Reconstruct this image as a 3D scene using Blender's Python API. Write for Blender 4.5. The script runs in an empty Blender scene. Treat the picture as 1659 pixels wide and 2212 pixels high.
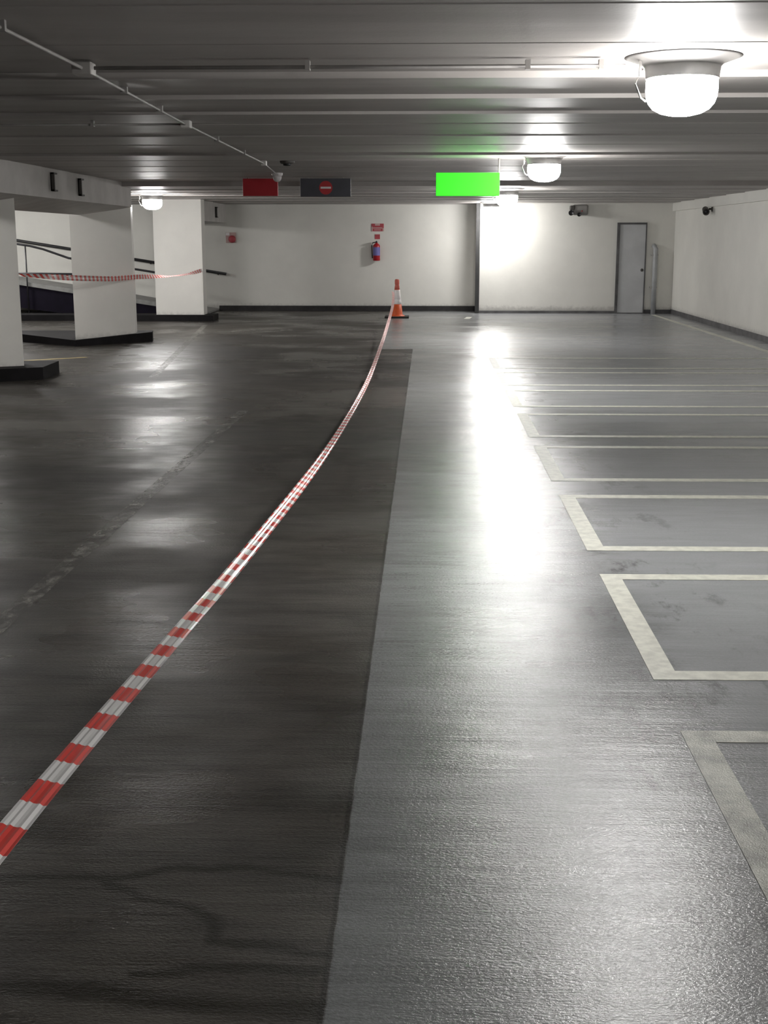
import bpy, bmesh, math, random
from mathutils import Vector, Matrix
random.seed(7)
S = bpy.context.scene
COL = S.collection

# ------------------------------------------------------------------ camera, world, exposure
FPX = 2700.0
PITCH = math.atan(588 / FPX)
YAW = math.atan(93.5 * math.cos(PITCH) / FPX)
cam_data = bpy.data.cameras.new('camera')
cam_data.sensor_fit = 'VERTICAL'
cam_data.sensor_height = 24.0
cam_data.lens = FPX / 2212 * 24.0
cam_data.clip_start = 0.05
cam_data.clip_end = 200
cam = bpy.data.objects.new('camera', cam_data)
cam.location = (0, 0, 1.65)
cam.rotation_euler = (math.pi / 2 - PITCH, 0, YAW)
COL.objects.link(cam)
S.camera = cam

w = bpy.data.worlds.new('world')
w.use_nodes = True
w.node_tree.nodes['Background'].inputs[0].default_value = (0.02, 0.02, 0.02, 1)
w.node_tree.nodes['Background'].inputs[1].default_value = 1.0
S.world = w
S.view_settings.view_transform = 'Standard'
S.view_settings.look = 'None'
S.view_settings.gamma = 1
S.view_settings.use_curve_mapping = False
S.view_settings.exposure = 1.15
LAMP = 80.0            # radiance of the glowing lamp globes

Z_NEAR, Z_FAR = 2.53, 2.46
Y_STEP = 19.9
X_RIGHT, X_LEFT = 5.58, -13.0
Y_BACK, Y_BACK_L, Y_REAR = 29.1, 30.0, -7.0
X_RET = 1.14


# ------------------------------------------------------------------ node helpers
class NT:
    def __init__(self, name):
        self.m = bpy.data.materials.new(name)
        self.m.use_nodes = True
        self.t = self.m.node_tree
        self.b = self.t.nodes['Principled BSDF']

    def n(self, kind, **kw):
        nd = self.t.nodes.new(kind)
        for k, v in kw.items():
            setattr(nd, k, v)
        return nd

    def ln(self, a, b):
        self.t.links.new(a, b)

    def put(self, sock, v):
        if hasattr(v, 'is_output'):
            self.ln(v, sock)
        else:
            sock.default_value = v

    def math(self, op, a, b=0.0, c=None, clamp=False):
        nd = self.n('ShaderNodeMath', operation=op, use_clamp=clamp)
        self.put(nd.inputs[0], a)
        self.put(nd.inputs[1], b)
        if c is not None:
            self.put(nd.inputs[2], c)
        return nd.outputs[0]

    def coord(self, out='Object'):
        return self.n('ShaderNodeTexCoord').outputs[out]

    def scale(self, v, s):
        nd = self.n('ShaderNodeVectorMath', operation='MULTIPLY')
        self.put(nd.inputs[0], v)
        nd.inputs[1].default_value = s
        return nd.outputs[0]

    def noise(self, v, scale, detail=4, rough=.55, dist=0.0):
        nd = self.n('ShaderNodeTexNoise')
        self.ln(v, nd.inputs['Vector'])
        nd.inputs['Scale'].default_value = scale
        nd.inputs['Detail'].default_value = detail
        nd.inputs['Roughness'].default_value = rough
        nd.inputs['Distortion'].default_value = dist
        return nd.outputs[0]

    def ramp(self, f, lo, hi, a=0.0, b=1.0):
        nd = self.n('ShaderNodeMapRange')
        nd.interpolation_type = 'SMOOTHSTEP'
        self.put(nd.inputs[0], f)
        for i, v in enumerate((lo, hi, a, b)):
            self.put(nd.inputs[i + 1], v)
        return nd.outputs[0]

    def mix(self, f, a, b):
        nd = self.n('ShaderNodeMix', data_type='RGBA')
        self.put(nd.inputs[0], f)
        for s, v in ((nd.inputs[6], a), (nd.inputs[7], b)):
            self.put(s, v if hasattr(v, 'is_output') else (*v, 1))
        return nd.outputs[2]

    def bump(self, h, strength, dist, normal=None):
        nd = self.n('ShaderNodeBump')
        nd.inputs['Strength'].default_value = strength
        nd.inputs['Distance'].default_value = dist
        self.ln(h, nd.inputs['Height'])
        if normal is not None:
            self.ln(normal, nd.inputs['Normal'])
        return nd.outputs[0]

    def set(self, **kw):
        for k, v in kw.items():
            s = self.b.inputs[k.replace('_', ' ')]
            if isinstance(v, tuple) and len(v) == 3:
                v = (*v, 1)
            self.put(s, v)
        return self.m


def paint(name, col, rough=.5, var=.08, scale=6.0, metal=0.0, spec=.5, bump=0.0):
    N = NT(name)
    c = N.coord()
    f = N.noise(c, scale, 5)
    d = tuple(max(0, x * (1 - 2 * var)) for x in col)
    l = tuple(min(1, x * (1 + var)) for x in col)
    N.set(Base_Color=N.mix(N.ramp(f, .3, .7), d, l), Roughness=rough, Metallic=metal)
    N.b.inputs['Specular IOR Level'].default_value = spec
    if bump:
        N.set(Normal=N.bump(N.noise(c, scale * 20, 3), bump, .01))
    return N.m


def glow(name, col, strength):
    N = NT(name)
    N.set(Base_Color=col, Roughness=.3)
    N.b.inputs['Emission Color'].default_value = (*col, 1)
    N.b.inputs['Emission Strength'].default_value = strength
    return N.m


# ------------------------------------------------------------------ mesh helpers
class MB:
    def __init__(self):
        self.bm = bmesh.new()

    def box(self, x0, x1, y0, y1, z0, z1):
        v = [self.bm.verts.new((x, y, z)) for z in (z0, z1) for x, y in ((x0, y0), (x1, y0), (x1, y1), (x0, y1))]
        for f in ((3, 2, 1, 0), (4, 5, 6, 7), (0, 1, 5, 4), (1, 2, 6, 5), (2, 3, 7, 6), (3, 0, 4, 7)):
            self.bm.faces.new([v[i] for i in f])
        return self

    def prism(self, bottom, top):
        """bottom / top: matching lists of 3D points, counter-clockwise from above"""
        n = len(bottom)
        a = [self.bm.verts.new(p) for p in bottom]
        b = [self.bm.verts.new(p) for p in top]
        self.bm.faces.new(a[::-1])
        self.bm.faces.new(b)
        for i in range(n):
            j = (i + 1) % n
            self.bm.faces.new((a[i], a[j], b[j], b[i]))
        return self

    def poly(self, pts):
        self.bm.faces.new([self.bm.verts.new(p) for p in pts])
        return self

    def tube(self, pts, r, n=10):
        pts = [Vector(p) for p in pts]
        rings = []
        for i, p in enumerate(pts):
            d = (pts[min(i + 1, len(pts) - 1)] - pts[max(i - 1, 0)]).normalized()
            up = Vector((0, 0, 1)) if abs(d.z) < .9 else Vector((1, 0, 0))
            a = d.cross(up).normalized()
            b = a.cross(d)
            rings.append([self.bm.verts.new(p + r * (math.cos(t) * a + math.sin(t) * b))
                          for t in (2 * math.pi * k / n for k in range(n))])
        for r0, r1 in zip(rings, rings[1:]):
            for k in range(n):
                f = self.bm.faces.new((r0[k], r0[(k + 1) % n], r1[(k + 1) % n], r1[k]))
                f.smooth = True
        self.bm.faces.new(rings[0][::-1])
        self.bm.faces.new(rings[-1])
        return self

    def lathe(self, prof, n=40, axis=(0, 0, 1), origin=(0, 0, 0), smooth=True):
        """prof: (radius, height) along the axis"""
        ax = Vector(axis).normalized()
        up = Vector((1, 0, 0)) if abs(ax.x) < .9 else Vector((0, 1, 0))
        a = ax.cross(up).normalized()
        b = ax.cross(a)
        o = Vector(origin)
        rings = []
        for r, h in prof:
            if r < 1e-6:
                rings.append([self.bm.verts.new(o + ax * h)])
            else:
                rings.append([self.bm.verts.new(o + ax * h + r * (math.cos(t) * a + math.sin(t) * b))
                              for t in (2 * math.pi * k / n for k in range(n))])
        for r0, r1 in zip(rings, rings[1:]):
            for k in range(n):
                j = (k + 1) % n
                vs = []
                for v in (r0[k % len(r0)], r0[j % len(r0)], r1[j % len(r1)], r1[k % len(r1)]):
                    if v not in vs:
                        vs.append(v)
                if len(vs) > 2:
                    f = self.bm.faces.new(vs)
                    f.smooth = smooth
        for ring in (rings[0], rings[-1]):
            if len(ring) > 2:
                self.bm.faces.new(ring)
        return self

    def bevel(self, w, seg=2):
        bmesh.ops.bevel(self.bm, geom=list(self.bm.edges), offset=w, segments=seg, affect='EDGES', profile=.5)
        return self

    def build(self, name, mat, parent=None, loc=None, rz=0):
        bmesh.ops.recalc_face_normals(self.bm, faces=list(self.bm.faces))
        me = bpy.data.meshes.new(name)
        self.bm.to_mesh(me)
        self.bm.free()
        me.materials.append(mat)
        o = bpy.data.objects.new(name, me)
        COL.objects.link(o)
        if loc:
            o.location = loc
        o.rotation_euler.z = rz
        if parent:
            o.parent = parent
        return o


def tag(o, label, cat, group=None):
    o['label'] = label
    o['category'] = cat
    if group:
        o['group'] = group
    return o


def thing(name, label, cat, loc=(0, 0, 0), rz=0, group=None):
    o = bpy.data.objects.new(name, None)
    o.empty_display_size = .1
    COL.objects.link(o)
    o.location = loc
    o.rotation_euler.z = rz
    return tag(o, label, cat, group)


def struct(o):
    o['kind'] = 'structure'
    return o


def copy_thing(root, loc, label, rz=None):
    r = root.copy()
    COL.objects.link(r)
    r.location = loc
    r['label'] = label
    if rz is not None:
        r.rotation_euler.z = rz
    for ch in list(root.children):
        c = ch.copy()
        COL.objects.link(c)
        c.parent = r
        for g in list(ch.children):
            d = g.copy()
            COL.objects.link(d)
            d.parent = c
    return r


# ------------------------------------------------------------------ materials of the building
def floor_material():
    N = NT('sealed_concrete_floor')
    c = N.coord()
    sep = N.n('ShaderNodeSeparateXYZ')
    N.ln(c, sep.inputs[0])
    X, Y = sep.outputs[0], sep.outputs[1]
    wob = N.math('MULTIPLY', N.math('SUBTRACT', N.noise(c, 9.0, 5), .5), .010)
    xw = N.math('ADD', X, wob)
    # old dark slab to the left of the joint; the joint jumps sideways at the far end
    edge = N.math('SUBTRACT', -.212, N.math('MULTIPLY', N.math('GREATER_THAN', Y, 19.4), .55))
    dx = N.math('SUBTRACT', edge, xw)
    left = N.ramp(dx, -.004, .004)
    joint = N.ramp(N.math('ABSOLUTE', N.math('SUBTRACT', dx, .008)), .003, .011, 1, 0)
    # albedo
    big = N.noise(N.scale(c, (1, .8, 1)), .55, 4, .6)
    mid = N.noise(N.scale(c, (1.0, 3.5, 1)), 1.6, 6, .65)
    streak = N.noise(N.scale(c, (4, 60, 1)), 1.0, 4, .6)
    fine = N.noise(N.scale(c, (70, 140, 1)), 1.0, 2, .6)
    tone = N.math('ADD', N.math('MULTIPLY', mid, .5), N.math('ADD', N.math('MULTIPLY', streak, .3), N.math('MULTIPLY', fine, .35)))
    tone = N.ramp(tone, .38, .78)
    colr = N.mix(tone, (.140, .146, .146), (.285, .298, .30))
    colr = N.mix(N.ramp(big, .42, .7, 0, .45), colr, (.30, .30, .31))
    baytone = N.ramp(N.math('ADD', X, N.math('MULTIPLY', N.math('SUBTRACT', mid, .5), .5)), .80, 1.15, 0, .55)  # paler, slightly bluer tone on the bay side, with an uneven edge
    colr = N.mix(baytone, colr, (.375, .385, .40))
    coll = N.mix(tone, (.027, .0245, .021), (.105, .096, .083))
    coll = N.mix(N.ramp(big, .45, .65, 0, .6), coll, (.034, .030, .027))
    # seepage stains on the old slab
    nv = N.n('ShaderNodeTexNoise')
    N.ln(c, nv.inputs['Vector'])
    nv.inputs['Scale'].default_value = 9
    nv.inputs['Detail'].default_value = 5
    jit = N.n('ShaderNodeVectorMath', operation='MULTIPLY_ADD')
    N.ln(nv.outputs['Color'], jit.inputs[0])
    jit.inputs[1].default_value = (.07, .07, 0)
    N.ln(c, jit.inputs[2])
    s2 = N.n('ShaderNodeSeparateXYZ')
    N.ln(jit.outputs[0], s2.inputs[0])
    px = N.math('SUBTRACT', s2.outputs[0], .035)
    py = N.math('SUBTRACT', s2.outputs[1], .035)
    lines = [[(-1.5, 2.95), (-1.12, 2.99), (-.84, 3.0), (-.64, 3.06), (-.44, 3.05), (-.2, 3.01)],
             [(-.84, 3.0), (-.73, 2.9), (-.60, 2.87), (-.52, 2.80), (-.49, 2.70), (-.36, 2.68), (-.22, 2.66)],
             [(-.66, 2.555), (-.57, 2.575), (-.40, 2.60), (-.24, 2.585)],
             [(-1.2, 2.49), (-.91, 2.51), (-.74, 2.48), (-.47, 2.45), (-.2, 2.44)]]
    dist = None
    for k, pl in enumerate(lines):
        for (ax, ay), (bx, by) in zip(pl, pl[1:]):
            vx, vy = bx - ax, by - ay
            L2 = vx * vx + vy * vy
            qx = N.math('SUBTRACT', px, ax)
            qy = N.math('SUBTRACT', py, ay)
            t = N.math('DIVIDE', N.math('ADD', N.math('MULTIPLY', qx, vx), N.math('MULTIPLY', qy, vy)), L2, clamp=True)
            ex = N.math('SUBTRACT', qx, N.math('MULTIPLY', t, vx))
            ey = N.math('SUBTRACT', qy, N.math('MULTIPLY', t, vy))
            d = N.math('SQRT', N.math('ADD', N.math('MULTIPLY', ex, ex), N.math('MULTIPLY', ey, ey)))
            if k == 3:
                d = N.math('MULTIPLY', d, .55)
            dist = d if dist is None else N.math('MINIMUM', dist, d)
    stain = N.math('MULTIPLY', N.ramp(dist, .004, .034, .80, 0), left)
    col = N.mix(left, colr, coll)
    col = N.mix(stain, col, (.014, .012, .008))
    col = N.mix(N.math('MULTIPLY', joint, .55), col, (.012, .011, .010))
    # black tyre scuffs beside the bay fronts
    sc = N.noise(N.scale(c, (2.2, 1.0, 1)), 1.7, 7, .7)
    near = N.ramp(N.math('ABSOLUTE', N.math('SUBTRACT', X, .98)), .05, .7, 1, 0)
    scuff = N.math('MULTIPLY', N.ramp(sc, .53, .66, 0, .7), near)
    col = N.mix(scuff, col, (.05, .05, .052))
    # gloss: sealed and damp, worn in bands across the bays
    rb = N.noise(N.scale(c, (.25, 1.2, 1)), .9, 4, .6)
    rr = N.ramp(rb, .35, .65, .165, .27)
    wet = N.noise(N.scale(c, (.6, .8, 1)), .8, 4, .6)
    rl = N.ramp(wet, .36, .62, .21, .50)
    rough = N.math('ADD', N.math('MULTIPLY', rr, N.math('SUBTRACT', 1.0, left)), N.math('MULTIPLY', rl, left))
    # tamped ridges across the slab + aggregate grain
    ridge = N.noise(N.scale(c, (3.0, 55, 1)), 1.0, 3, .55)
    grain = N.noise(N.scale(c, (75, 135, 1)), 1.0, 3, .65)
    wave = N.noise(N.scale(c, (1.2, 6, 1)), 1.0, 2, .5)
    n1 = N.bump(ridge, .38, .003)
    n2 = N.bump(grain, .75, .0024, n1)
    n3 = N.bump(wave, .5, .010, n2)
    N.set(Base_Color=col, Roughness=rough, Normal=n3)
    N.put(N.b.inputs['Specular IOR Level'], N.math('SUBTRACT', .55, N.math('MULTIPLY', left, .27)))
    return N.m


def wall_material(name, col):
    N = NT(name)
    c = N.coord()
    f = N.noise(c, 1.1, 6, .6)
    g = N.noise(c, 14, 4, .6)
    sep = N.n('ShaderNodeSeparateXYZ')
    N.ln(c, sep.inputs[0])
    base = N.mix(N.ramp(f, .35, .7), tuple(x * .93 for x in col), col)
    # road dirt splashed up from the floor, with a ragged upper edge
    h = N.math('ADD', sep.outputs[2], N.math('MULTIPLY', N.math('SUBTRACT', g, .5), .16))
    dirt = N.ramp(h, .06, .20, .55, 0)
    base = N.mix(dirt, base, (.22, .21, .20))
    N.set(Base_Color=base, Roughness=.55, Normal=N.bump(g, .15, .01))
    N.b.inputs['Specular IOR Level'].default_value = .35
    return N.m


def ceiling_material():
    N = NT('painted_ceiling_planks')
    c = N.coord()
    f = N.noise(N.scale(c, (.5, 2.2, 1)), 1.1, 5, .6)
    fi = N.noise(c, 40, 3, .6)
    sep = N.n('ShaderNodeSeparateXYZ')
    N.ln(c, sep.inputs[0])
    wv = N.math('SINE', N.math('MULTIPLY', sep.outputs[1], 2 * math.pi / .36))
    col = N.mix(N.ramp(f, .3, .7), (.34, .318, .302), (.42, .398, .38))
    n1 = N.bump(N.math('ADD', wv, N.math('MULTIPLY', N.noise(N.scale(c, (1, 30, 1)), 1.0, 3), .8)), .30, .0008)
    n2 = N.bump(fi, .25, .003, n1)
    N.set(Base_Color=col, Roughness=.5, Normal=n2)
    N.b.inputs['Specular IOR Level'].default_value = .35
    return N.m


M_FLOOR = floor_material()
M_WALL = wall_material('off_white_wall_paint', (.72, .71, .665))
M_PILLAR = wall_material('white_pillar_paint', (.80, .785, .74))
M_CEIL = ceiling_material()
M_BEAM = paint('grey_white_beam_paint', (.47, .45, .43), .55, .06, 3)
M_KERB = paint('black_kerb_paint', (.009, .008, .009), .75, .2, 5, spec=.2)
M_SKIRT = paint('dark_grey_skirting_paint', (.10, .098, .10), .6, .2, 4)
M_SKIRTDARK = paint('blackish_skirting_paint', (.035, .033, .034), .7, .2, 4, spec=.3)
M_DARK = paint('dark_grey_strip', (.03, .03, .03), .7, .1)
M_LINE = paint('road_line_paint', (.62, .62, .54), .42, .10, 18, bump=.2)
M_SCUFFED = paint('scuffed_road_line_paint', (.40, .40, .35), .38, .22, 9, bump=.3)
M_GLOBE = glow('lit_lamp_globe', (1.0, .985, .965), LAMP)
M_HOUS = paint('grey_lamp_housing', (.10, .095, .09), .5, .05)
M_STEEL = paint('galvanised_steel', (.46, .45, .43), .38, .1, 12, metal=.6)
M_CONDUIT = paint('dull_conduit_grey', (.30, .285, .275), .55, .08)
M_BLACK = paint('black_rail_paint', (.012, .011, .014), .45, .1)
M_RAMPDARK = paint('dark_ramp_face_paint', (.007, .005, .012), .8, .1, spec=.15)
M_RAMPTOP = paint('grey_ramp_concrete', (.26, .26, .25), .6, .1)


def worn_line_material():
    """half worn away road paint: the concrete shows through where the paint has gone"""
    N = NT('worn_road_line_paint')
    c = N.coord()
    f = N.noise(N.scale(c, (6, 3, 1)), 2.0, 6, .7)
    N.set(Base_Color=N.mix(N.ramp(f, .3, .7), (.16, .155, .14), (.40, .39, .35)), Roughness=.45,
          Alpha=N.ramp(f, .44, .64, .06, .60))
    return N.m


M_WORN = worn_line_material()
M_YELLOW = paint('yellow_road_line_paint', (.46, .36, .16), .5, .15, 10)

# ------------------------------------------------------------------ setting: floor, ceiling, walls
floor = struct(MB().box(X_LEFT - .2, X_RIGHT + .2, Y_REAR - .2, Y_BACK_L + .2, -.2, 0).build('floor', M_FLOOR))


def ceiling_slab(name, pr):
    """extrude a (y, z) underside profile across the whole car park"""
    m = MB()
    x0, x1 = X_LEFT - .2, X_RIGHT + .2
    a = [m.bm.verts.new((x0, y, z)) for y, z in pr]
    b = [m.bm.verts.new((x1, y, z)) for y, z in pr]
    ta = [m.bm.verts.new((x0, y, 2.8)) for y in (pr[0][0], pr[-1][0])]
    tb = [m.bm.verts.new((x1, y, 2.8)) for y in (pr[0][0], pr[-1][0])]
    for i in range(len(pr) - 1):
        m.bm.faces.new((a[i], a[i + 1], b[i + 1], b[i]))
    m.bm.faces.new(a[::-1] + ta)
    m.bm.faces.new(b + tb[::-1])
    m.bm.faces.new((ta[0], ta[1], tb[1], tb[0]))
    m.bm.faces.new((a[0], b[0], tb[0], ta[0]))
    m.bm.faces.new((a[-1], b[-1], tb[1], ta[1]))
    return struct(m.build(name, M_CEIL))


# planks that drop a little at each joint and rise again towards the next one
joints = [-6.0, -4.6, -3.2, -1.8, -.4, 1.0, 2.4, 3.75, 5.07, 6.05, 7.03, 8.10, 9.14, 10.1, 11.2, 12.3, 13.42, 14.6, 15.8, 17.0, 18.4]
drop = {7.03: .034, 8.10: .026, 9.14: .020, 13.42: .024, 11.2: .008, 10.1: .004, 5.07: .003}
pr = [(Y_REAR - .2, Z_NEAR)]
for y in joints:
    pr += [(y, Z_NEAR), (y + .004, Z_NEAR - drop.get(y, .003))]
ceiling_slab('ceiling', pr + [(Y_STEP, Z_NEAR)])
pr = [(Y_STEP, Z_FAR)]
for y in (21.2, 22.6, 24.0, 25.4, 26.8, 28.2):
    pr += [(y, Z_FAR + .006), (y + .004, Z_FAR - .006)]
ceiling_slab('ceiling_far', pr + [(Y_BACK_L + .2, Z_FAR)])

TOP = 2.7
struct(MB().box(X_RIGHT, X_RIGHT + .2, Y_REAR - .2, Y_BACK_L + .2, 0, TOP).build('wall_right', M_WALL))
struct(MB().box(X_RET, X_RIGHT, Y_BACK, Y_BACK_L + .2, 0, TOP).build('wall_back', M_WALL))
struct(MB().box(X_LEFT, X_RET, Y_BACK_L, Y_BACK_L + .2, 0, TOP).build('wall_back_recess', M_WALL))
struct(MB().box(X_LEFT - .2, X_LEFT, Y_REAR - .2, Y_BACK_L + .2, 0, TOP).build('wall_left', M_WALL))
struct(MB().box(X_LEFT, X_RIGHT, Y_REAR - .2, Y_REAR, 0, TOP).build('wall_front', M_WALL))
# skirtings
struct(MB().box(X_RIGHT - .012, X_RIGHT + .01, Y_REAR, Y_BACK, 0, .10).build('baseboard_right', M_SKIRT))
struct(MB().box(X_RET, 4.30, Y_BACK - .012, Y_BACK + .01, 0, .06).build('baseboard_back', M_SKIRT))
struct(MB().box(4.95, X_RIGHT, Y_BACK - .012, Y_BACK + .01, 0, .09).build('baseboard_corner', M_SKIRT))
struct(MB().box(-4.94, X_RET, Y_BACK_L - .014, Y_BACK_L + .01, 0, .12).build('baseboard_recess', M_SKIRTDARK))
# dark upright strip at the edge of the wall return, ledge high on the right wall
struct(MB().box(X_RET - .035, X_RET + .055, Y_BACK - .02, Y_BACK + .1, 0, Z_FAR + .02).build('trim_1', M_DARK))
struct(MB().box(X_RIGHT - .07, X_RIGHT + .01, 10.0, Y_BACK, 2.28, Z_FAR + .05).build('trim_2', M_WALL))

# floor markings, each outline one child of the floor
T = .0025


def strip(p, q, wd):
    """flat paint strip between two floor points"""
    p, q = Vector((*p, 0)), Vector((*q, 0))
    n = (q - p).normalized().cross(Vector((0, 0, 1))) * wd / 2
    return [p + n, q + n, q - n, p - n]


def lay(mbx, poly):
    b_ = [(v[0], v[1], .0005) for v in poly]
    t_ = [(v[0], v[1], T) for v in poly]
    mbx.prism(b_, t_)
    return mbx


XF, XB, LW = .88, 5.18, .10
SL = .012                                   # the bays run very slightly off square


def bay(y0, y1, mat, lw0=LW, lw1=LW):
    """U-shaped outline: bay front (along the aisle) and its two long sides, one mesh"""
    m = MB()
    k = (XB - XF) * SL
    lay(m, [(XF, y0), (XB, y0 + k), (XB, y0 + k + lw0), (XF + LW, y0 + lw0 + LW * SL)][0:4])
    lay(m, [(XF, y1), (XF + LW, y1 - lw1 + LW * SL), (XB, y1 + k - lw1), (XB, y1 + k)])
    lay(m, [(XF, y0), (XF + LW, y0 + lw0 + LW * SL), (XF + LW, y1 - lw1 + LW * SL), (XF, y1)])
    return m.build('bay_marking', mat, floor)


for i, (y0, y1) in enumerate(((2.53, 4.07), (4.58, 6.13), (6.62, 8.14), (8.63, 10.15), (10.62, 12.10), (12.60, 14.05), (14.50, 16.0), (16.45, 18.0))):
    bay(y0, y1, M_SCUFFED if i == 0 else M_LINE)
lay(MB(), strip((5.16, 18.0), (5.09, 28.6), .10)).build('edge_line', M_LINE, floor)
lay(MB(), strip((-1.88, 3.0), (-1.80, 12.2), .10)).build('worn_line', M_WORN, floor)
lay(MB(), strip((-3.36, 15.25), (-4.40, 25.0), .10)).build('worn_line', M_WORN, floor)
lay(MB(), strip((-4.75, 17.44), (-.9, 17.57), .10)).build('worn_line', M_WORN, floor)
lay(MB(), strip((-5.64, 17.30), (-4.88, 17.86), .10)).build('yellow_line', M_YELLOW, floor)
lay(MB(), strip((-3.75, 22.9), (-3.2, 23.6), .22)).build('worn_line', M_WORN, floor)
lay(MB(), strip((-3.05, 22.9), (-2.5, 23.6), .22)).build('worn_line', M_WORN, floor)
lay(MB(), strip((-1.6, 22.8), (-.9, 23.0), .14)).build('worn_line', M_WORN, floor)
lay(MB(), strip((.85, 27.0), (.93, 27.6), .12)).build('paint_fleck', M_LINE, floor)

# ------------------------------------------------------------------ beams along the pillar row
def beam(name, y0, y1, zr, zl, ztop, xr, xl):
    m = MB()
    m.prism([(xl, y0, zl), (xr, y0, zr), (xr, y1, zr), (xl, y1, zl)],
            [(xl, y0, ztop), (xr, y0, ztop), (xr, y1, ztop), (xl, y1, ztop)])
    return struct(m.build(name, M_BEAM))


M_BEAMFAR = M_BEAM
beam_near = beam('beam_near', 4.0, 20.5, 2.165, 2.03, Z_NEAR + .05, -4.75, -5.45)
beam_far = beam('beam_far', 26.6, Y_BACK_L, 2.04, 2.0, Z_FAR + .05, -4.72, -5.4)


def bracket(parent, x, y, z, s=1.0):
    """short steel channel bolted to the beam face"""
    h, d, wd = .115 * s, .05, .16 * s
    m = MB()
    m.box(x - .005, x + .012, y - wd / 2, y + wd / 2, z - h, z + h)
    m.box(x, x + d, y - wd / 2, y - wd / 2 + .02, z - h, z + h)
    m.box(x, x + d * .9, y - wd / 2, y + wd / 2, z + h - .02, z + h)
    m.box(x, x + d * .9, y - wd / 2, y + wd / 2, z - h, z - h + .02)
    return m.build('bracket', M_DKSTEEL, parent)


M_DKSTEEL = paint('dark_steel', (.06, .055, .05), .6, .1)
bracket(beam_near, -4.75, 16.2, 2.365)
bracket(beam_near, -4.75, 17.47, 2.35)
bracket(beam_far, -4.72, 28.5, 2.25)


# ------------------------------------------------------------------ ceiling lamps
def ceiling_lamp(loc, label):
    t = thing('ceiling_lamp', label, 'ceiling lamp', loc, 0, 'round ceiling lamps of the car park')
    hs = MB().lathe([(.0, .03), (.285, .03), (.285, -.004), (.268, -.010), (.20, -.034), (.184, -.05), (.178, -.105), (.0, -.105)], 56)
    h = hs.build('housing', M_HOUS, t)
    MB().box(-.006, .006, -.004, .004, -.1, -.02).build('latch', M_STEEL, h, (-.215, -.05, 0), .3)
    pf = [(.0, -.098), (.170, -.098), (.174, -.12), (.175, -.16), (.172, -.19), (.160, -.222), (.138, -.248), (.10, -.268), (.052, -.279), (.0, -.282)]
    MB().lathe(pf, 56).build('globe', M_GLOBE, t)
    MB().tube([(-.2, -.03, -.06), (-.235, -.03, -.13), (-.205, -.035, -.2), (-.178, -.03, -.215)], .005, 8).build('safety_wire', M_STEEL, t)
    return t


lamp0 = ceiling_lamp((1.25, 6.52, Z_NEAR), 'large glowing lamp nearest the camera, dark housing, cable running to it')
copy_thing(lamp0, (1.23, 13.75, Z_NEAR), 'glowing round ceiling lamp to the right of and above the green sign')
copy_thing(lamp0, (1.29, 21.0, Z_FAR), 'glowing round ceiling lamp just right of the green sign, in front of the hindmost one')
copy_thing(lamp0, (1.40, 28.35, Z_FAR), 'hindmost glowing ceiling lamp, close to the back wall and its dark strip')
copy_thing(lamp0, (-4.95, 23.0, Z_FAR), 'lone glowing ceiling lamp in front of the farthest white pillar')
copy_thing(lamp0, (1.27, -.6, Z_NEAR), 'ceiling lamp over the aisle behind the photographer')
copy_thing(lamp0, (-8.6, 23.2, Z_FAR), 'added ceiling lamp left of the middle pillar outside the view')  # unseen lamp added to light the ramp area
copy_thing(lamp0, (-6.3, 11.4, Z_NEAR), 'added ceiling lamp left of the beam outside the view')  # added out of view to brighten the nearest pillar's face
copy_thing(lamp0, (-6.3, 17.0, Z_NEAR), 'added unseen ceiling lamp behind the beam, left of the middle pillar')  # added out of view to brighten the middle pillar
copy_thing(lamp0, (-9.9, 26.9, Z_FAR), 'added unseen ceiling lamp at the upper end of the ramp')  # unseen fill lamp, added for the wall behind the ramp


# ------------------------------------------------------------------ pillars on black kerb islands
def pillar(label, face, depth_dir, kerb, kz):
    """face: right and left foot corners of the visible face with their z and top z"""
    (rx, ry, rz, rt), (lx, ly, lz, lt) = face
    dx, dy = depth_dir
    t = thing('pillar', label, 'pillar', (rx, ry, 0), 0, 'white pillars beside the ramp')
    m = MB()
    m.prism([(rx, ry, 0.01), (rx + dx, ry + dy, 0.01), (lx + dx, ly + dy, 0.01), (lx, ly, 0.01)],
            [(rx, ry, rt), (rx + dx, ry + dy, rt), (lx + dx, ly + dy, lt), (lx, ly, lt)])
    for v in m.bm.verts:
        v.co.x -= rx
        v.co.y -= ry
    m.build('shaft', M_PILLAR, t)
    k = MB()
    n = len(kerb)
    k.prism([(x - rx, y - ry, 0) for x, y in kerb], [(x - rx, y - ry, z) for (x, y), z in zip(kerb, kz)])
    k.build('kerb', M_KERB, t)
    return t


pillar('nearest white pillar, cut off by the left edge of the photo',
       ((-4.90, 15.11, .14, 2.16), (-5.46, 14.82, .14, 2.05)), (-.22, .42),
       [(-4.62, 14.94), (-4.66, 15.75), (-9.5, 15.9), (-9.5, 14.9), (-5.6, 14.45), (-5.1, 14.66)], [.15] * 6)
pillar('middle white pillar standing between the nearest and the farthest one',
       ((-4.79, 20.59, .16, 2.20), (-5.57, 19.80, .10, 2.06)), (-.04, .30),
       [(-4.54, 20.71), (-4.60, 21.05), (-6.0, 21.1), (-9.5, 21.0), (-9.5, 20.6), (-6.72, 20.6), (-5.55, 19.72)], [.16, .16, .15, .15, .15, .13, .095])
pillar('farthest white pillar, behind the lone lamp and near the back wall',
       ((-4.65, 26.25, .12, Z_FAR + .02), (-5.65, 26.25, .12, Z_FAR + .02)), (0, .4),
       [(-4.43, 26.05), (-4.43, 26.75), (-9.6, 26.75), (-9.6, 26.05)], [.12] * 4)

# ------------------------------------------------------------------ pedestrian ramp with rails
RY = 27.6


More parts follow.
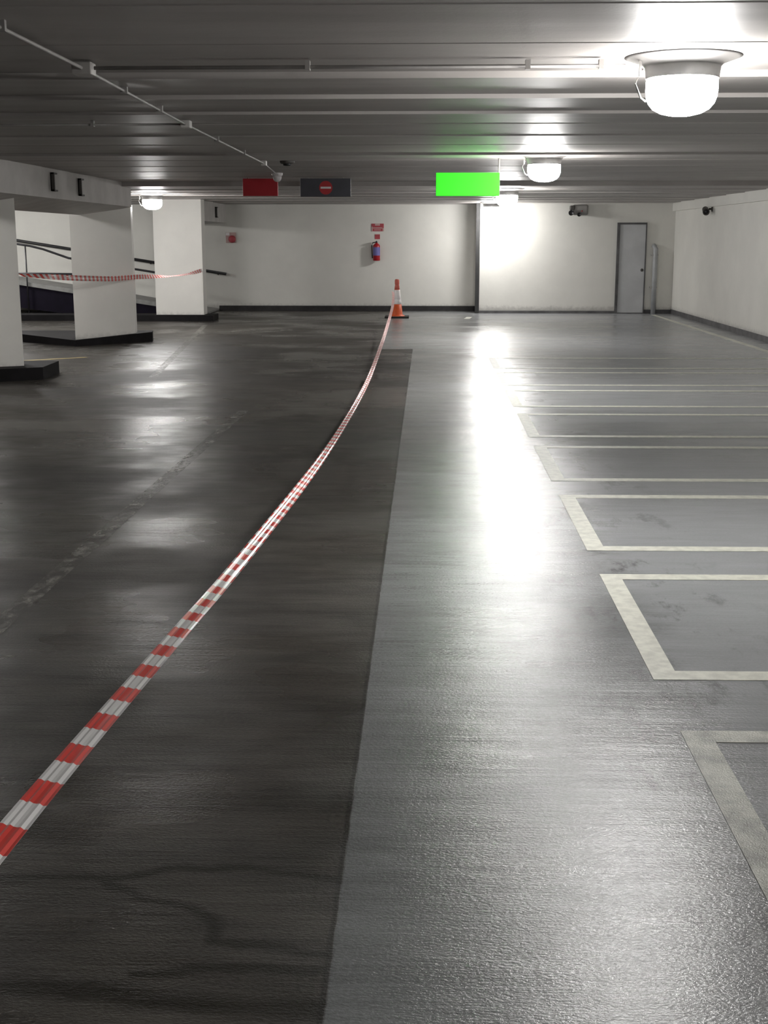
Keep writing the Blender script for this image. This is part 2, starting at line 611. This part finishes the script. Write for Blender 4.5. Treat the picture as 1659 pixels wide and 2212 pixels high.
def rz_top(x):
    return .77 + (x + 9.01) * (.32 - .77) / (9.01 - 5.98)


ramp = thing('ramp', 'dark sided concrete ramp rising to the left behind the pillars', 'ramp', (-9, RY, 0))
m = MB()
XE = -4.95
xk = -7.55
m.prism([(-10.8 + 9, .06, .44), (xk + 9, .06, .012), (XE + 9, .06, .010), (XE + 9, 2.38, .010), (xk + 9, 2.38, .012), (-10.8 + 9, 2.38, .44)],
        [(-10.8 + 9, .06, rz_top(-10.8) - .07), (xk + 9, .06, rz_top(xk) - .07), (XE + 9, .06, .05), (XE + 9, 2.38, .05), (xk + 9, 2.38, rz_top(xk) - .07), (-10.8 + 9, 2.38, rz_top(-10.8) - .07)])
m.build('slab', M_RAMPTOP, ramp)
m = MB()
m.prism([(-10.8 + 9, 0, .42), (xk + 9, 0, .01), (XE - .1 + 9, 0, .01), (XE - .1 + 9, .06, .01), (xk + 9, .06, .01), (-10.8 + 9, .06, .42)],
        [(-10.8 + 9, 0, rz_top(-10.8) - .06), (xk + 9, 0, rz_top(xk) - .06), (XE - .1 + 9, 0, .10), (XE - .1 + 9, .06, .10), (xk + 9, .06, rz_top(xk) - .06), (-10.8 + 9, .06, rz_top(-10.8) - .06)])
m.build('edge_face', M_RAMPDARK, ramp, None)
m = MB()
m.prism([(-10.8 + 9, -.03, rz_top(-10.8) - .07), (XE - .1 + 9, -.03, .09), (XE - .1 + 9, .12, .09), (-10.8 + 9, .12, rz_top(-10.8) - .07)],
        [(-10.8 + 9, -.03, rz_top(-10.8) + .02), (XE - .1 + 9, -.03, .18), (XE - .1 + 9, .12, .18), (-10.8 + 9, .12, rz_top(-10.8) + .02)])
m.build('kerb', M_RAMPTOP, ramp)

r1 = thing('handrail', 'black handrail fixed along the back wall, dropping to the right', 'handrail', (-4.74, Y_BACK_L - .1, 0))
MB().tube([(-6.2, 0, 1.805 + .04), (-5.1, 0, 1.66), (0, 0, .86)], .034).build('rail', M_BLACK, r1)
for x in (-5.4, -3.6, -1.8, -.2):
    z = .86 - x * .157
    MB().tube([(x, 0, z - .02), (x, .04, z - .05), (x, .105, z - .05)], .011, 8).build('wall_bracket', M_BLACK, r1)

r2 = thing('guard_rail', 'thin black guard rail with posts along the open side of the ramp', 'guard rail', (-9, RY - .06, 0))
pts = [(-1.4, 0, 1.72), (-.06, 0, 1.58), (.35, 0, 1.52), (.64, 0, 1.45), (1.19, 0, 1.26), (2.61, 0, 1.03), (3.02, 0, .965), (3.9, 0, .80), (4.05, 0, .74), (4.05, 0, 0)]
MB().tube(pts, .024).build('top_rail', M_BLACK, r2)
MB().tube([(-1.4, 0, .95), (1.24, 0, .92), (1.32, 0, .86), (1.32, 0, 0)], .022).build('lower_rail', M_BLACK, r2)
for x, z1 in ((.25, 1.53), (-1.35, 1.7)):
    MB().tube([(x, 0, 0), (x, 0, z1)], .016).build('post', M_BLACK, r2)


# ------------------------------------------------------------------ barrier tape
def tape_material():
    N = NT('red_white_tape_plastic')
    uv = N.coord('UV')
    sep = N.n('ShaderNodeSeparateXYZ')
    N.ln(uv, sep.inputs[0])
    ph = N.math('FRACT', N.math('ADD', N.math('DIVIDE', sep.outputs[0], .202), N.math('MULTIPLY', sep.outputs[1], .10)))
    red = N.math('LESS_THAN', ph, .5)
    N.set(Base_Color=N.mix(red, (.86, .85, .84), (.80, .055, .040)), Roughness=.28)
    N.b.inputs['Specular IOR Level'].default_value = .55
    return N.m


M_TAPE = tape_material()


def catmull(P, n):
    out = []
    P = [Vector(p) for p in P]
    for i in range(len(P) - 1):
        p0, p1, p2, p3 = P[max(i - 1, 0)], P[i], P[i + 1], P[min(i + 2, len(P) - 1)]
        for k in range(n):
            t = k / n
            out.append(.5 * (2 * p1 + (p2 - p0) * t + (2 * p0 - 5 * p1 + 4 * p2 - p3) * t * t + (3 * p1 - p0 - 3 * p2 + p3) * t ** 3))
    out.append(P[-1])
    return out


def tape(name, pts, ang, width, off=0.0, nseg=14, nw=9, crease=.0022):
    """ribbon through pts; ang(s) gives the tilt of its width from vertical at path fraction s"""
    C = catmull(pts, nseg)
    bm = bmesh.new()
    uvl = bm.loops.layers.uv.new('UVMap')
    L = [0.0]
    for p, q in zip(C, C[1:]):
        L.append(L[-1] + (q - p).length)
    rows = []
    for i, p in enumerate(C):
        d = (C[min(i + 1, len(C) - 1)] - C[max(i - 1, 0)]).normalized()
        side = d.cross(Vector((0, 0, 1))).normalized()
        up = side.cross(d)
        al = ang(L[i] / L[-1])
        wv = (math.sin(al) * side - math.cos(al) * up)
        nv = wv.cross(d)
        row = []
        for k in range(nw):
            u = k / (nw - 1) - .5
            z = crease * math.sin(k * 2.4 + .35 * math.sin(L[i] * 1.7)) * (1 if 0 < k < nw - 1 else .3)
            row.append((bm.verts.new(p + wv * width * u + nv * z), L[i], k / (nw - 1)))
        rows.append(row)
    for r0, r1_ in zip(rows, rows[1:]):
        for k in range(nw - 1):
            q = (r0[k], r0[k + 1], r1_[k + 1], r1_[k])
            f = bm.faces.new([v[0] for v in q])
            f.smooth = False
            for lp, v in zip(f.loops, q):
                lp[uvl].uv = (v[1] + off, v[2])
    me = bpy.data.meshes.new(name)
    bm.to_mesh(me)
    bm.free()
    me.materials.append(M_TAPE)
    o = bpy.data.objects.new(name, me)
    COL.objects.link(o)
    sm = o.modifiers.new('thickness', 'SOLIDIFY')
    sm.thickness = .0006
    return o


def lerp(s, kv):
    for (a_, p_), (b_, q_) in zip(kv, kv[1:]):
        if s <= b_:
            return p_ + (q_ - p_) * (s - a_) / (b_ - a_)
    return kv[-1][1]


XT = -.66
TP = [(XT, y, z) for y, z in ((.6, .80), (1.2, .765), (1.78, .73), (2.32, .69), (3.28, .61), (4.11, .54), (6.24, .39), (7.99, .285), (9.8, .205), (12.19, .128), (14.74, .095), (18.59, .155), (21.49, .25), (24.39, .40))]
TP += [(-.70, 26.5, .52), (-.735, 27.30, .56)]
t1 = tape('barrier_tape', TP, lambda s: 1.38 + .16 * math.sin(s * 23), .052, off=.06, nseg=18, crease=.0016)
tag(t1, 'red and white barrier tape sagging from the traffic cone to the lower left', 'barrier tape')
TP2 = [(-4.86, 15.08, 1.235), (-4.80, 15.8, 1.20), (-4.76, 17.2, 1.14), (-4.73, 18.9, 1.08), (-4.72, 20.5, 1.06), (-4.72, 21.9, 1.03), (-4.71, 23.4, .995), (-4.70, 24.85, .99), (-4.66, 26.2, 1.03)]
t2 = tape('barrier_tape', TP2, lambda s: lerp(s, ((0, 1.1), (.12, .3), (.5, .05), (.6, .5), (.74, 1.45), (.9, 1.2), (1, .2))), .075, nseg=12)
tag(t2, 'red and white barrier tape strung level between the white pillars', 'barrier tape')

# ------------------------------------------------------------------ traffic cone
M_ORANGE = paint('orange_cone_plastic', (.72, .11, .025), .45, .06)
M_SLEEVE = paint('white_reflective_sleeve', (.88, .84, .83), .3, .03)
M_RUBBER = paint('black_rubber_base', (.02, .018, .015), .8, .15)
M_FADED = paint('faded_orange_plastic', (.62, .14, .10), .5, .06)
cone = thing('traffic_cone', 'orange and white traffic cone holding the tape by the back wall', 'traffic cone', (-.645, 27.40, 0))
MB().box(-.26, .26, -.26, .26, 0, .035).bevel(.01, 2).build('base', M_RUBBER, cone)


def cr(z):
    return .125 - (z - .035) * (.125 - .035) / .76


MB().lathe([(.0, .03), (.175, .03), (.165, .045), (cr(.06) + .01, .06), (cr(.06), .075), (cr(.60), .60), (.0, .60)], 32).build('body', M_ORANGE, cone)
sl = MB().lathe([(cr(.29) + .001, .29), (cr(.29) + .004, .292), (cr(.38) + .004, .38), (cr(.38) + .002, .384), (cr(.392) + .002, .392), (cr(.396) + .004, .396), (cr(.59) + .004, .59), (cr(.59) + .001, .594)], 32).build('sleeve', M_SLEEVE, cone)
MB().lathe([(.0, .595), (cr(.6), .595), (cr(.68), .68), (.042, .70), (.05, .72), (.05, .79), (.042, .815), (.026, .82), (.0, .82)], 32).build('top', M_FADED, cone)

# ------------------------------------------------------------------ hanging signs
M_GREEN = glow('green_lit_sign_face', (.015, 1.0, .0), .38)
M_RED = paint('red_sign_paint', (.42, .012, .022), .45, .04)
M_SIGN = paint('dark_grey_sign_paint', (.055, .055, .068), .5, .06)
M_WHITE = paint('white_sign_paint', (.75, .72, .72), .45, .04)
M_REDD = paint('signal_red_disc', (.45, .016, .022), .45, .03)

g = thing('hanging_sign', 'bright green illuminated sign hanging from the ceiling by a pale post', 'sign', (.445, 14.2, 2.12))
MB().box(-.355, .345, .0, .06, 0, .25).bevel(.006, 2).build('case', M_SIGN, g)
MB().box(-.352, .342, -.004, .002, .003, .247).build('lit_panel', M_GREEN, g)
MB().tube([(.338, .075, .0), (.338, .075, Z_NEAR - 2.12 + .01)], .012).build('hanger', M_STEEL, g)

rs = thing('hanging_sign', 'plain dull red sign on the ceiling left of the no entry sign', 'sign', (-2.42, 18.6, 2.27))
MB().box(-.255, .255, 0, .05, 0, .245).bevel(.006, 2).build('case', M_RED, rs)
for x in (-.18, .18):
    MB().tube([(x, .025, .23), (x, .025, .275)], .012).build('hanger', M_STEEL, rs)

ne = thing('hanging_sign', 'dark grey sign with a red and white no entry disc', 'sign', (-1.475, 18.6, 2.26))
MB().box(-.365, .365, 0, .06, 0, .255).bevel(.006, 2).build('case', M_SIGN, ne)
d = MB().lathe([(.0, 0), (.096, 0), (.096, .004), (.0, .004)], 40, (0, -1, 0), (0.005, .001, .125), False).build('disc', M_REDD, ne)
MB().box(-.07, .08, -.008, -.003, .112, .139).build('bar', M_WHITE, d)
for x in (-.25, .25):
    MB().tube([(x, .03, .24), (x, .03, .285)], .012).build('hanger', M_STEEL, ne)

# ------------------------------------------------------------------ conduits, junction boxes, detectors on the ceiling
zc = Z_NEAR - .042
M_BOX = paint('pale_grey_junction_plastic', (.50, .48, .46), .5, .05)
c1 = thing('cable_conduit', 'long thin cable conduit running away along the ceiling on the left', 'conduit', (-1.73, 6.5, zc))
MB().tube([(0, -9, 0), (0, 0, 0), (-.07, 3.1, 0), (-.11, 8.0, 0), (-.26, 10.6, 0)], .009, 8).build('pipe', M_CONDUIT, c1)
MB().box(-.05, .05, -.05, .05, -.03, .03).bevel(.006).build('junction_box', M_BOX, c1, (0, .05, 0))
MB().box(-.035, .035, -.05, .05, -.025, .03).bevel(.006).build('junction_box', M_BOX, c1, (-.07, 3.15, 0))
MB().box(-.03, .03, -.05, .05, -.025, .03).bevel(.006).build('junction_box', M_BOX, c1, (-.11, 8.0, 0))
for y in (-1.2, 1.0, 2.1, 4.6, 6.3):
    x = -.07 * max(0, y) / 3.1 if y < 3.1 else -.07 - .04 * (y - 3.1) / 4.9
    MB().box(x - .02, x + .02, y - .012, y + .012, -.014, .03).build('clip', M_CONDUIT, c1)
c2 = thing('cable_conduit', 'thin cable conduit crossing the ceiling to the nearest lamp', 'conduit', (-1.68, 6.5, zc))
MB().tube([(0.01, 0.02, 0), (2.65, 0.02, 0)], .009, 8).build('pipe', M_CONDUIT, c2)
for x in (1.08, 2.17, 2.53):
    MB().box(x - .012, x + .012, .0, .045, -.016, .03).build('clip', M_BOX, c2)
c3 = thing('cable_conduit', 'thin cable conduit crossing the ceiling towards the left pillars', 'conduit', (-1.80, 9.64, zc))
MB().tube([(-.04, 0, 0), (-2.92, .02, 0)], .008, 8).build('pipe', M_CONDUIT, c3)
for x in (-.7, -1.5, -2.3):
    MB().box(x - .012, x + .012, -.02, .02, -.014, .03).build('clip', M_CONDUIT, c3)

sd = thing('dome_camera', 'small white dome camera on the ceiling above the red sign', 'camera', (-2.02, 17.3, Z_NEAR))
MB().lathe([(.0, .01), (.075, .01), (.075, -.03), (.06, -.045), (.0, -.045)], 28).build('base', M_WHITE, sd)
MB().lathe([(.058, -.04), (.058, -.065), (.05, -.095), (.03, -.115), (.0, -.122)], 28).build('dome', M_WHITE, sd)
dt = thing('ceiling_detector', 'small black detector on the ceiling left of the conduit end', 'detector', (-1.60, 14.7, Z_NEAR))
dt['label'] = 'small flat black detector on the ceiling above the two dark signs'
MB().lathe([(.0, .01), (.085, .01), (.085, -.02), (.07, -.035), (.0, -.035)], 28).build('base', M_DKSTEEL, dt)
MB().lathe([(.05, -.03), (.045, -.055), (.0, -.06)], 24).build('sensor', M_BLACK, dt)

# ------------------------------------------------------------------ fire extinguisher and its signs on the recessed wall
M_EXT = paint('red_extinguisher_enamel', (.36, .010, .018), .3, .04)
M_BLUE = paint('blue_label', (.16, .15, .42), .5, .05)
YW = Y_BACK_L
fx = thing('fire_extinguisher', 'red fire extinguisher with a blue label hung on the back wall', 'fire extinguisher', (-1.185, YW - .12, 1.17))
MB().lathe([(.0, 0), (.075, 0), (.083, .012), (.083, .33), (.075, .362), (.05, .388), (.026, .40), (.026, .42), (.0, .42)], 36).build('cylinder', M_EXT, fx)
lb = MB()
n = 14
P = [(.0845 * math.sin(t), -.0845 * math.cos(t)) for t in (math.radians(-75 + 150 * k / n) for k in range(n + 1))]
for (x0, y0), (x1, y1) in zip(P, P[1:]):
    lb.poly([(x0, y0, .12), (x1, y1, .12), (x1, y1, .31), (x0, y0, .31)])
lb.build('label_band', M_BLUE, fx)
vh = MB().box(-.02, .02, -.03, .03, .415, .44).build('valve', M_BLACK, fx)
MB().box(-.012, .012, -.10, .03, .44, .455).build('lever', M_BLACK, vh)
MB().tube([(-.02, 0, .425), (-.09, -.01, .41), (-.112, -.01, .34), (-.105, -.01, .16), (-.098, -.01, .06)], .013, 10).build('hose', M_BLACK, fx)
MB().box(-.03, .03, .075, .13, .30, .36).build('wall_bracket', M_DKSTEEL, fx)

M_SIGNRED = paint('faded_red_sign_paint', (.40, .055, .07), .5, .06)
M_PINK = paint('pale_sign_marks', (.52, .36, .34), .5, .05)
es = thing('extinguisher_sign', 'small red sign on the back wall above the fire extinguisher', 'sign', (-1.165, YW, 1.93))
MB().box(-.145, .145, -.012, .004, -.085, .09).build('panel', M_SIGNRED, es)
mk = MB()
mk.box(-.06, .055, -.016, -.010, .045, .088)
mk.box(-.11, .11, -.016, -.010, -.02, .0)
mk.box(-.143, -.115, -.016, -.010, -.083, .02)
mk.box(.118, .143, -.016, -.010, -.083, -.01)
mk.box(-.08, .08, -.016, -.010, -.06, -.045)
mk.build('marks', M_PINK, es)
e2 = tag(MB().box(-.06, .06, -.01, .004, -.055, .055).build('instruction_plate', M_SIGNRED, None, (-1.17, YW, 1.72)),
         'tiny faded red plate between the extinguisher and the sign over it', 'plate')
sb = thing('alarm_sounder', 'small red and white alarm unit on the back wall beneath the far beam', 'alarm', (-4.62, YW, 1.70))
MB().box(-.12, .12, -.03, .004, -.12, .12).bevel(.006).build('back_plate', M_PINK, sb)
MB().lathe([(.085, 0), (.085, .03), (.06, .06), (.0, .068)], 28, (0, -1, 0), (.03, -.028, -.035)).build('horn', M_SIGNRED, sb)
MB().box(-.115, -.03, -.045, -.02, .05, .115).bevel(.006).build('beacon', M_WHITE, sb)

# ------------------------------------------------------------------ door in the back wall, pipe beside it
M_DOOR = paint('grey_door_paint', (.50, .51, .52), .45, .05, 2)
dr = struct(MB().box(4.345, 4.93, Y_BACK - .03, Y_BACK + .02, .02, 1.99).bevel(.004, 1).build('door_1', M_DOOR))
fr = MB()
fr.box(4.285, 4.345, Y_BACK - .05, Y_BACK + .02, 0, 2.03)
fr.box(4.345, 4.95, Y_BACK - .05, Y_BACK + .02, 1.99, 2.03)
fr.box(4.93, 4.95, Y_BACK - .05, Y_BACK + .02, 0, 1.99)
fr.box(4.345, 4.93, Y_BACK - .045, Y_BACK + .02, 0, .02)
fr.build('frame', M_SKIRT, dr)
MB().lathe([(.0, 0), (.012, 0), (.012, .03), (.03, .04), (.034, .055), (.026, .07), (.0, .074)], 20, (0, -1, 0), (4.865, Y_BACK - .028, .98)).build('door_knob', M_DKSTEEL, dr)
M_PIPE = paint('grey_pipe_paint', (.40, .41, .42), .5, .06)
pp = thing('wall_pipe', 'pale grey vertical pipe on the wall between the door and corner', 'pipe', (5.16, Y_BACK, 0))
MB().tube([(0, -.06, 0), (0, -.06, 1.36), (.0, -.05, 1.45), (-.02, -.02, 1.50), (-.04, .01, 1.52)], .055, 16).build('riser', M_PIPE, pp)
MB().box(-.10, .06, -.085, .0, 1.30, 1.335).build('pipe_clamp', M_STEEL, pp)
MB().box(-.10, .06, -.085, .0, .58, .61).build('pipe_clamp', M_STEEL, pp)

# ------------------------------------------------------------------ emergency light on the back wall, camera on the right wall
M_GREYBOX = paint('grey_plastic_case', (.22, .21, .20), .5, .06)
el = thing('emergency_light', 'grey twin headed emergency light high on the back wall left of the door', 'emergency light', (3.36, Y_BACK, 2.30))
MB().box(-.10, .24, -.17, .004, -.11, .12).bevel(.04, 4).build('case', M_GREYBOX, el)
for x, z, r in ((-.145, -.06, .058), (.035, -.095, .045)):
    h = MB().lathe([(.0, -.09), (r * .6, -.09), (r, -.02), (r, .03), (r * .86, .032), (r * .8, .012), (.0, .010)], 28, (-.1, -1, -.12), (x, -.2, z)).build('lamp_head', M_BLACK, el)
MB().box(-.165, -.06, -.19, -.02, .0, .10).bevel(.02, 3).build('side_cover', M_DKSTEEL, el)
MB().lathe([(.0, 0), (.014, 0), (.014, .012), (.0, .016)], 14, (0, -1, 0), (.10, -.168, -.02)).build('indicator', M_REDD, el)

cc = thing('security_camera', 'small dark security camera high on the right wall', 'camera', (X_RIGHT - .07, 25.4, 2.21))
MB().lathe([(.0, 0), (.05, 0), (.05, .015), (.018, .02), (.018, .07), (.0, .07)], 20, (-1, 0, 0), (.07, 0, .03)).build('mount', M_DKSTEEL, cc)
bd = MB().lathe([(.0, -.12), (.055, -.12), (.06, -.10), (.06, .08), (.066, .09), (.066, .13), (.05, .132), (.045, .10), (.0, .10)], 24, (-.12, -1, -.25), (-.06, 0, 0.0)).build('body', M_DKSTEEL, cc)
MB().lathe([(.0, 0), (.04, 0), (.03, .01), (.0, .015)], 20, (-.12, -1, -.25), (-.073, -.105, -.026)).build('lens', M_BLACK, cc)
